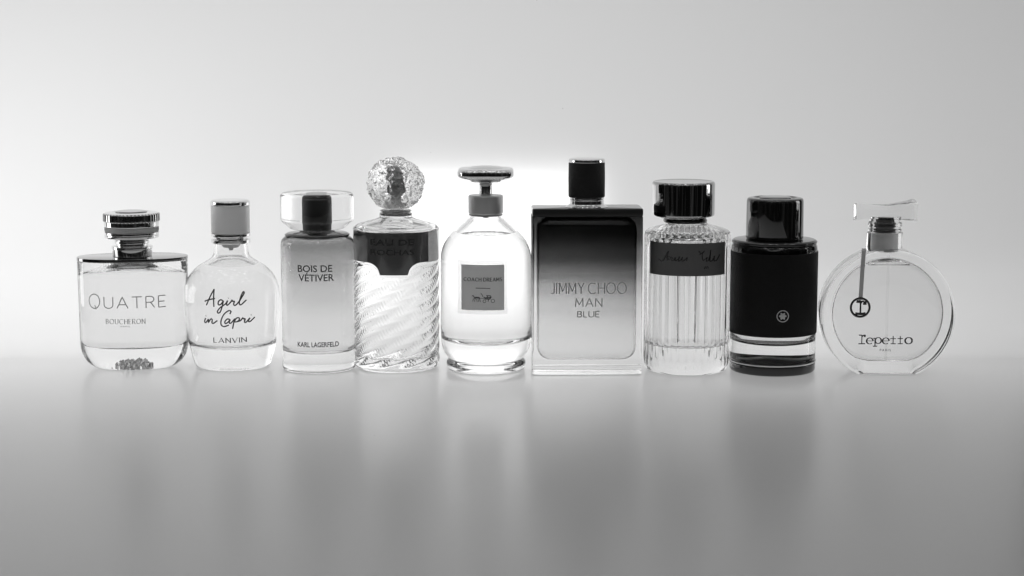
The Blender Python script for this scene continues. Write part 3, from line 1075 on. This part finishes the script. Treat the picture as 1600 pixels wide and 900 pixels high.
# ------------------------------------------------------------------ 8: leather-wrapped cylinder
def bottle_leather():
    global ZS
    ZS = 0.975
    t = thing('perfume_bottle', 'squat glass cylinder wrapped in black leather with a small star badge and glossy black cap', 'perfume bottle', 404, -18, 0, GROUP)
    y0 = 577
    rr = 66
    outer = bmesh.new()
    lathe(outer, fil([(0, 3), (60, 3), (62, 6), (rr - 1.6, 14.8, .5), (rr - .4, 15.2, .4), (rr, 17, 1), (rr, 100), (rr, 199, 4), (62, 205, 3), (40, 208, 2), (36, 210), (0, 210)]), 112)
    cav = bmesh.new()
    lathe(cav, fil([(0, 44), (30, 44.5), (52, 48, 8), (60.5, 56, 6), (61, 70), (61, 186, 6), (54, 194, 6), (26, 200, 3), (20, 206), (0, 206)]), 112)
    bottle(t, outer, cav, 180)
    base = bmesh.new()
    lathe(base, fil([(0, 0.4), (50, 0), (rr - 2, 0, 3), (rr, 4), (rr, 13.8, .6), (rr - 1.2, 15), (60, 18), (0, 18)]), 112)
    bs = build('base_disc', base, pbr('smoked_black_base', .014, .10, 0, 150, .04, spec=.6), t)
    lathe_obj('base_liner', fil([(0, 18.2), (60.5, 18.2), (61, 19.5, .5), (60, 20.2), (0, 20.2)]), pbr('matt_black_liner', .006, .9, spec=0), bs, 112)
    eb = bmesh.new()  # pale ring modelled in place of the bright highlight along the glass edge
    loft(eb, [[((rr + .3 + 1.0 * math.cos(q)) * math.cos(2 * PI * j / 112), (rr + .3 + 1.0 * math.cos(q)) * math.sin(2 * PI * j / 112), 16.4 + 1.0 * math.sin(q)) for j in range(112)] for q in [2 * PI * i / 8 for i in range(8)]], closed=True)
    build('edge_highlight_ring', eb, pbr('painted_edge_highlight', .85, .25, .2), bs, recalc=True)
    # wavy clear bead lying on the base under the glass
    wv = bmesh.new()
    rings = []
    for k in range(61):
        u = -46 + 92 * k / 60
        c = Vector((u, -6 + 12 * math.cos(u / 46 * PI * 1.5 + .4), 20.6))
        rings.append([(c.x, c.y + 2.2 * math.cos(q), c.z + 1.6 + 2.0 * math.sin(q)) for q in [2 * PI * i / 8 for i in range(8)]])
    loft(wv, rings)
    build('wavy_seam', wv, pbr('pale_seam', .9, .5, spec=.1), bs, recalc=True)
    lw = bmesh.new()
    rings = []
    for (r, z) in fil([(rr + .1, 62), (rr + 1.0, 62, .4), (rr + 1.2, 64), (rr + 1.2, 190), (rr + 1.0, 191.6, .4), (rr + .1, 191.6)]):
        rings.append([(r * math.cos(2 * PI * j / 112), r * math.sin(2 * PI * j / 112), z) for j in range(112)])
    loft(lw, rings)
    wrap = build('leather_wrap', lw, LEATHER, t)
    # badge: ring and six-lobed rounded star
    s2 = cylsurf(rr + 1.25)
    F = lambda y: (y0 + 67 * .155 - y) * 1.006 / ZS
    u0, v0 = 1213 - 1207.5, F(494)
    bd = bmesh.new()
    tube(bd, [(u0 + 8.8 * math.cos(2 * PI * k / 36), v0 + 8.8 * math.sin(2 * PI * k / 36)) for k in range(36)], 1.1, s2, h=.9, w0=.05, closed=True)
    badge = build('badge', bd, CHROME, wrap)
    stt = bmesh.new()
    N = 72
    out_ = [(u0 + (4.9 + .95 * math.cos(6 * 2 * PI * k / N + PI)) * math.sin(2 * PI * k / N), v0 + (4.9 + .95 * math.cos(6 * 2 * PI * k / N + PI)) * math.cos(2 * PI * k / N)) for k in range(N)]
    rings = [[s2(x, y, .1) for x, y in out_], [s2(x, y, .7) for x, y in out_], [s2(u0 + (x - u0) * .8, v0 + (y - v0) * .8, 1.0) for x, y in out_], [s2(u0, v0, 1.1)]]
    loft(stt, rings)
    build('badge_star', stt, pbr('badge_white', .55, .3, .2), badge, recalc=True)
    lathe_obj('shoulder_disc', fil([(0, 205.8), (60, 205.6), (rr - 1, 203.5, 1), (rr - .5, 207, 1), (62, 209.5, 1), (0, 210.4)]), BLACKG, t)
    cap = lathe_obj('cap', fil([(0, 210.6), (43.5, 210.8, 1), (44, 213), (43.5, 270, 2), (42, 274.5, 3), (34, 275.5, 2), (31, 273.5, 1), (0, 273)]), pbr('black_lacquer_cap', .13, .06, .95, 200, .02), t)
    lathe_obj('cap_disc', fil([(0, 273.2), (24, 273.6, .6), (25, 275.5, 1), (20, 277, 1), (0, 277.4)]), CHROME_D, cap)


# ------------------------------------------------------------------ 9: flat disc with bow stopper
def disc_outline(Rd, cz, zch, n1=90, n2=14):
    phi = math.acos(max(-1, min(1, (cz - zch) / Rd)))
    pts = []
    for k in range(n1 + 1):
        a = -PI / 2 + phi + (2 * PI - 2 * phi) * k / n1
        pts.append((Rd * math.cos(a), cz + Rd * math.sin(a)))
    x0 = pts[-1][0]
    x1 = pts[0][0]
    for k in range(1, n2):
        pts.append((x0 + (x1 - x0) * k / n2, zch))
    return pts


def soften(pts, it=3):
    for _ in range(it):
        n = len(pts)
        pts = [((pts[i - 1][0] + 2 * pts[i][0] + pts[(i + 1) % n][0]) / 4, (pts[i - 1][1] + 2 * pts[i][1] + pts[(i + 1) % n][1]) / 4) for i in range(n)]
    return pts


def bottle_disc():
    global ZS
    ZS = 1.0
    t = thing('perfume_bottle', 'flat round disc-shaped clear bottle with typewriter lettering and a twisted bow stopper', 'perfume bottle', 575, -36, 0, GROUP)
    y0 = 579.5
    cz, Rd, D = 91, 102, 27
    outer = bmesh.new()
    rings = [[(0, -D, cz)]]
    for ins, yy in ((60, -D), (5.5, -D), (3.4, -D + .4), (1.5, -D + 1.6), (.4, -D + 3.2), (0, -D + 5), (0, 0), (0, D - 5), (.4, D - 3.2), (1.5, D - 1.6), (3.4, D - .4), (5.5, D), (60, D)):
        rings.append([(x, yy, z) for x, z in disc_outline(Rd - ins, cz, min(ins * .35, 3) if ins < 20 else cz - (Rd - ins) * .86)])
    rings.append([(0, D, cz)])
    loft(outer, rings)
    cav = bmesh.new()
    cr = [[(0, -17, cz)]]
    for ins, yy in ((40, -17), (9, -17), (5, -16), (2, -13.5), (0, -9), (0, 9), (2, 13.5), (5, 16), (9, 17), (40, 17)):
        cr.append([(x, yy, z) for x, z in soften(disc_outline(85 - ins, cz + 2, 20 + ins if ins < 20 else cz + 2 - (85 - ins) * .8), 8)])
    cr.append([(0, 17, cz)])
    loft(cav, cr)
    bottle(t, outer, cav, 169)
    # dip tube and neck
    lathe_obj('dip_tube', [(2.4, 20), (2.4, 190), (1.5, 190), (1.5, 20), (2.4, 20)], glass('tube_plastic', 1.025, .985), t, 24)
    lathe_obj('neck_block', fil([(0, 188), (26, 188, 1), (27.5, 192), (27.5, 195)]) + fil([(27.5, 195), (27, 217, 1), (0, 217)])[1:], CLEARPL, t, cx=-5)
    lathe_obj('collar', fil([(0, 189), (13.2, 189, 1), (13.8, 192), (13.8, 213.5, 1), (0, 213.5)]), WHITEP, t, cx=-5)
    st = lathe_obj('stopper', fil([(0, 217.5), (25, 217.5, 1.5), (25.5, 221, 1.5), (23.5, 223.5, 1), (25.5, 226, 1.5), (25.5, 231, 1.5), (23, 234, 1), (24, 237, 1), (24, 241, 1), (0, 241)]), CLEARPL, t, cx=-5)
    lathe_obj('pump', fil([(0, 218.2), (11.5, 218.2, 1), (12, 221, 1), (9.5, 222.5, 1), (12, 224.5, 1), (11, 227, 1), (9, 228.5), (9.6, 231, 1), (9.6, 236, 1), (9, 239.5, 1), (0, 239.5)]), BLACKM, st, 48, cx=-5)
    bow = bmesh.new()
    rings = []
    n = 28
    for k in range(n + 1):
        q = -1 + 2 * k / n
        x = -5 + 46.5 * q
        hh = 10.3 + 2.8 * abs(q) ** 1.5 + (1.5 * q if q > 0 else 0)
        dd = 9.5 + 6 * abs(q) ** 1.5
        tw = R(9) * q
        zc = 248 + 2.2 * q * (q > 0)
        if k in (0, n):
            hh -= .8
            dd -= .8
        ring = []
        for (y, z) in rrect(dd, hh, 1.2, 2):
            ring.append((x, y * math.cos(tw) - z * math.sin(tw), zc + y * math.sin(tw) + z * math.cos(tw)))
        rings.append(ring)
    vr = loft(bow, rings)
    bow.faces.new(vr[0])
    bow.faces.new(vr[-1])
    build('bow', bow, GLASS, st, recalc=True, sharp=.4)
    # lettering
    F = lambda y: (y0 + 27 * .16 - y) * 1.006 / ZS
    d = -1386.5
    sf = flatsurf(-D)
    L = bmesh.new()
    P = lambda x, y: (1330 + x / 9 + d, F(460 + y / 9))
    k9 = 1 / 9

    def sl(pts, r=.55):
        q = [P(*p) for p in pts]
        tube(L, q, r, sf, h=.3 + .02 * random.random())

    def el(cx_, cy_, rx, ry, a0, a1, r):
        pts = arc(cx_, cy_, rx, ry, a0, a1, 22)
        q = [P(*p) for p in pts]
        rad = []
        for (x, y) in pts:
            c = abs(x - cx_) / rx
            rad.append(r * (.45 + .75 * c))
        tube(L, q, rad, sf, h=.3 + .02 * random.random())
    sl([(140, 562), (140, 620), (140, 682)], .75)
    sl([(94, 684), (140, 684), (186, 684)], .8)
    sl([(97, 565), (118, 565), (140, 565)], .9)
    sl([(140, 600), (152, 572), (170, 562)], .7)
    sl([(164, 574), (178, 575), (192, 576)], 1.9)
    for cx_ in (250, 470):
        el(cx_, 645, 44, 42, 0, -310, 1.0)
        sl([(cx_ - 42, 645), (cx_, 645), (cx_ + 44, 645)], .45)
    el(365, 640, 42, 42, 0, 359, 1.0)
    sl([(322, 606), (322, 660), (322, 716)], .85)
    sl([(295, 718), (322, 718), (352, 718)], .8)
    sl([(298, 611), (310, 609), (322, 608)], .7)
    for cx_ in (570, 668):
        sl([(cx_, 578), (cx_, 630), (cx_, 682)], .75)
        sl([(cx_ - 40, 613), (cx_, 613), (cx_ + 38, 613)], .6)
        sl([(cx_ - 34, 684), (cx_, 684), (cx_ + 36, 684)], .7)
    el(783, 642, 48, 44, 0, 359, 1.1)
    build('lettering', L, INK, t)
    L = bmesh.new()
    strokes(L, 'PARIS', 1373.5 + d, 1390 + d, F(547.5), F(544.2), sf, .3, contrast=0, gap=.7)
    build('maker_lettering', L, INKM, t)

    # ribbon with ring charm hanging from the neck (a thing of its own)
    c = thing('ribbon_charm', 'small dark ring charm with a letter inside, hung on a grey ribbon', 'charm', 575, -36, 0)
    rb = bmesh.new()
    d2 = -1386.5
    X = lambda x: x + d2
    path = [((X(1346.0), -22, 194)), ((X(1345.4), -27, 191.5)), ((X(1344.6), -29.6, 186)), ((X(1343.6), -30.0, 170)), ((X(1342.6), -30.0, 145)), ((X(1341.8), -30.0, 124)), ((X(1341.5), -30.0, 116))]
    rings = []
    for (x, y, z) in path:
        rings.append([(x - 3.1, y, z), (x + 3.1, y - .2, z), (x + 3.1, y + .7, z), (x - 3.1, y + .9, z)])
    vr = loft(rb, rings)
    rb.faces.new(vr[0])
    rb.faces.new(vr[-1])
    rbo = build('ribbon', rb, pbr('grey_ribbon', .5, .6, 0, 500, .1), c, recalc=True)
    ring = bmesh.new()
    v0 = F(480)
    cxr = X(1341.3)
    N = 48
    rings = []
    for k in range(N):
        a = 2 * PI * k / N
        rings.append([(cxr + (14.2 + 1.7 * math.cos(q)) * math.cos(a), -30.2 + 1.3 * math.sin(q), v0 + (14.2 + 1.7 * math.cos(q)) * math.sin(a)) for q in [2 * PI * i / 8 for i in range(8)]])
    loft(ring, rings, closed=True)
    cm = build('charm_ring', ring, pbr('gunmetal', .07, .25, .7, 300, .05), c, recalc=True)
    lt = bmesh.new()
    s3 = flatsurf(-29.4)
    pp = lambda x, y: P(x, y)
    tube(lt, [pp(106, 88), pp(106, 170), pp(106, 258)], 1.35, s3, h=1.6)
    tube(lt, [pp(36, 262), pp(70, 268), pp(106, 270), pp(140, 268), pp(178, 262)], 2.0, s3, h=1.7)
    tube(lt, [pp(48, 98), pp(76, 100), pp(106, 98)], 2.2, s3, h=1.7)
    tube(lt, [pp(106, 125), pp(125, 98), pp(150, 92)], 1.3, s3, h=1.65)
    tube(lt, [pp(140, 118), pp(162, 120), pp(186, 118)], 3.0, s3, h=1.8)
    build('charm_letter', lt, pbr('gunmetal_letter', .07, .25, .7, 300, .05), c)


random.seed(4)
bottle_oval()
bottle_round()
bottle_cylinder()
bottle_swirl()
bottle_knob()
bottle_block()
bottle_fluted()
bottle_leather()
bottle_disc()
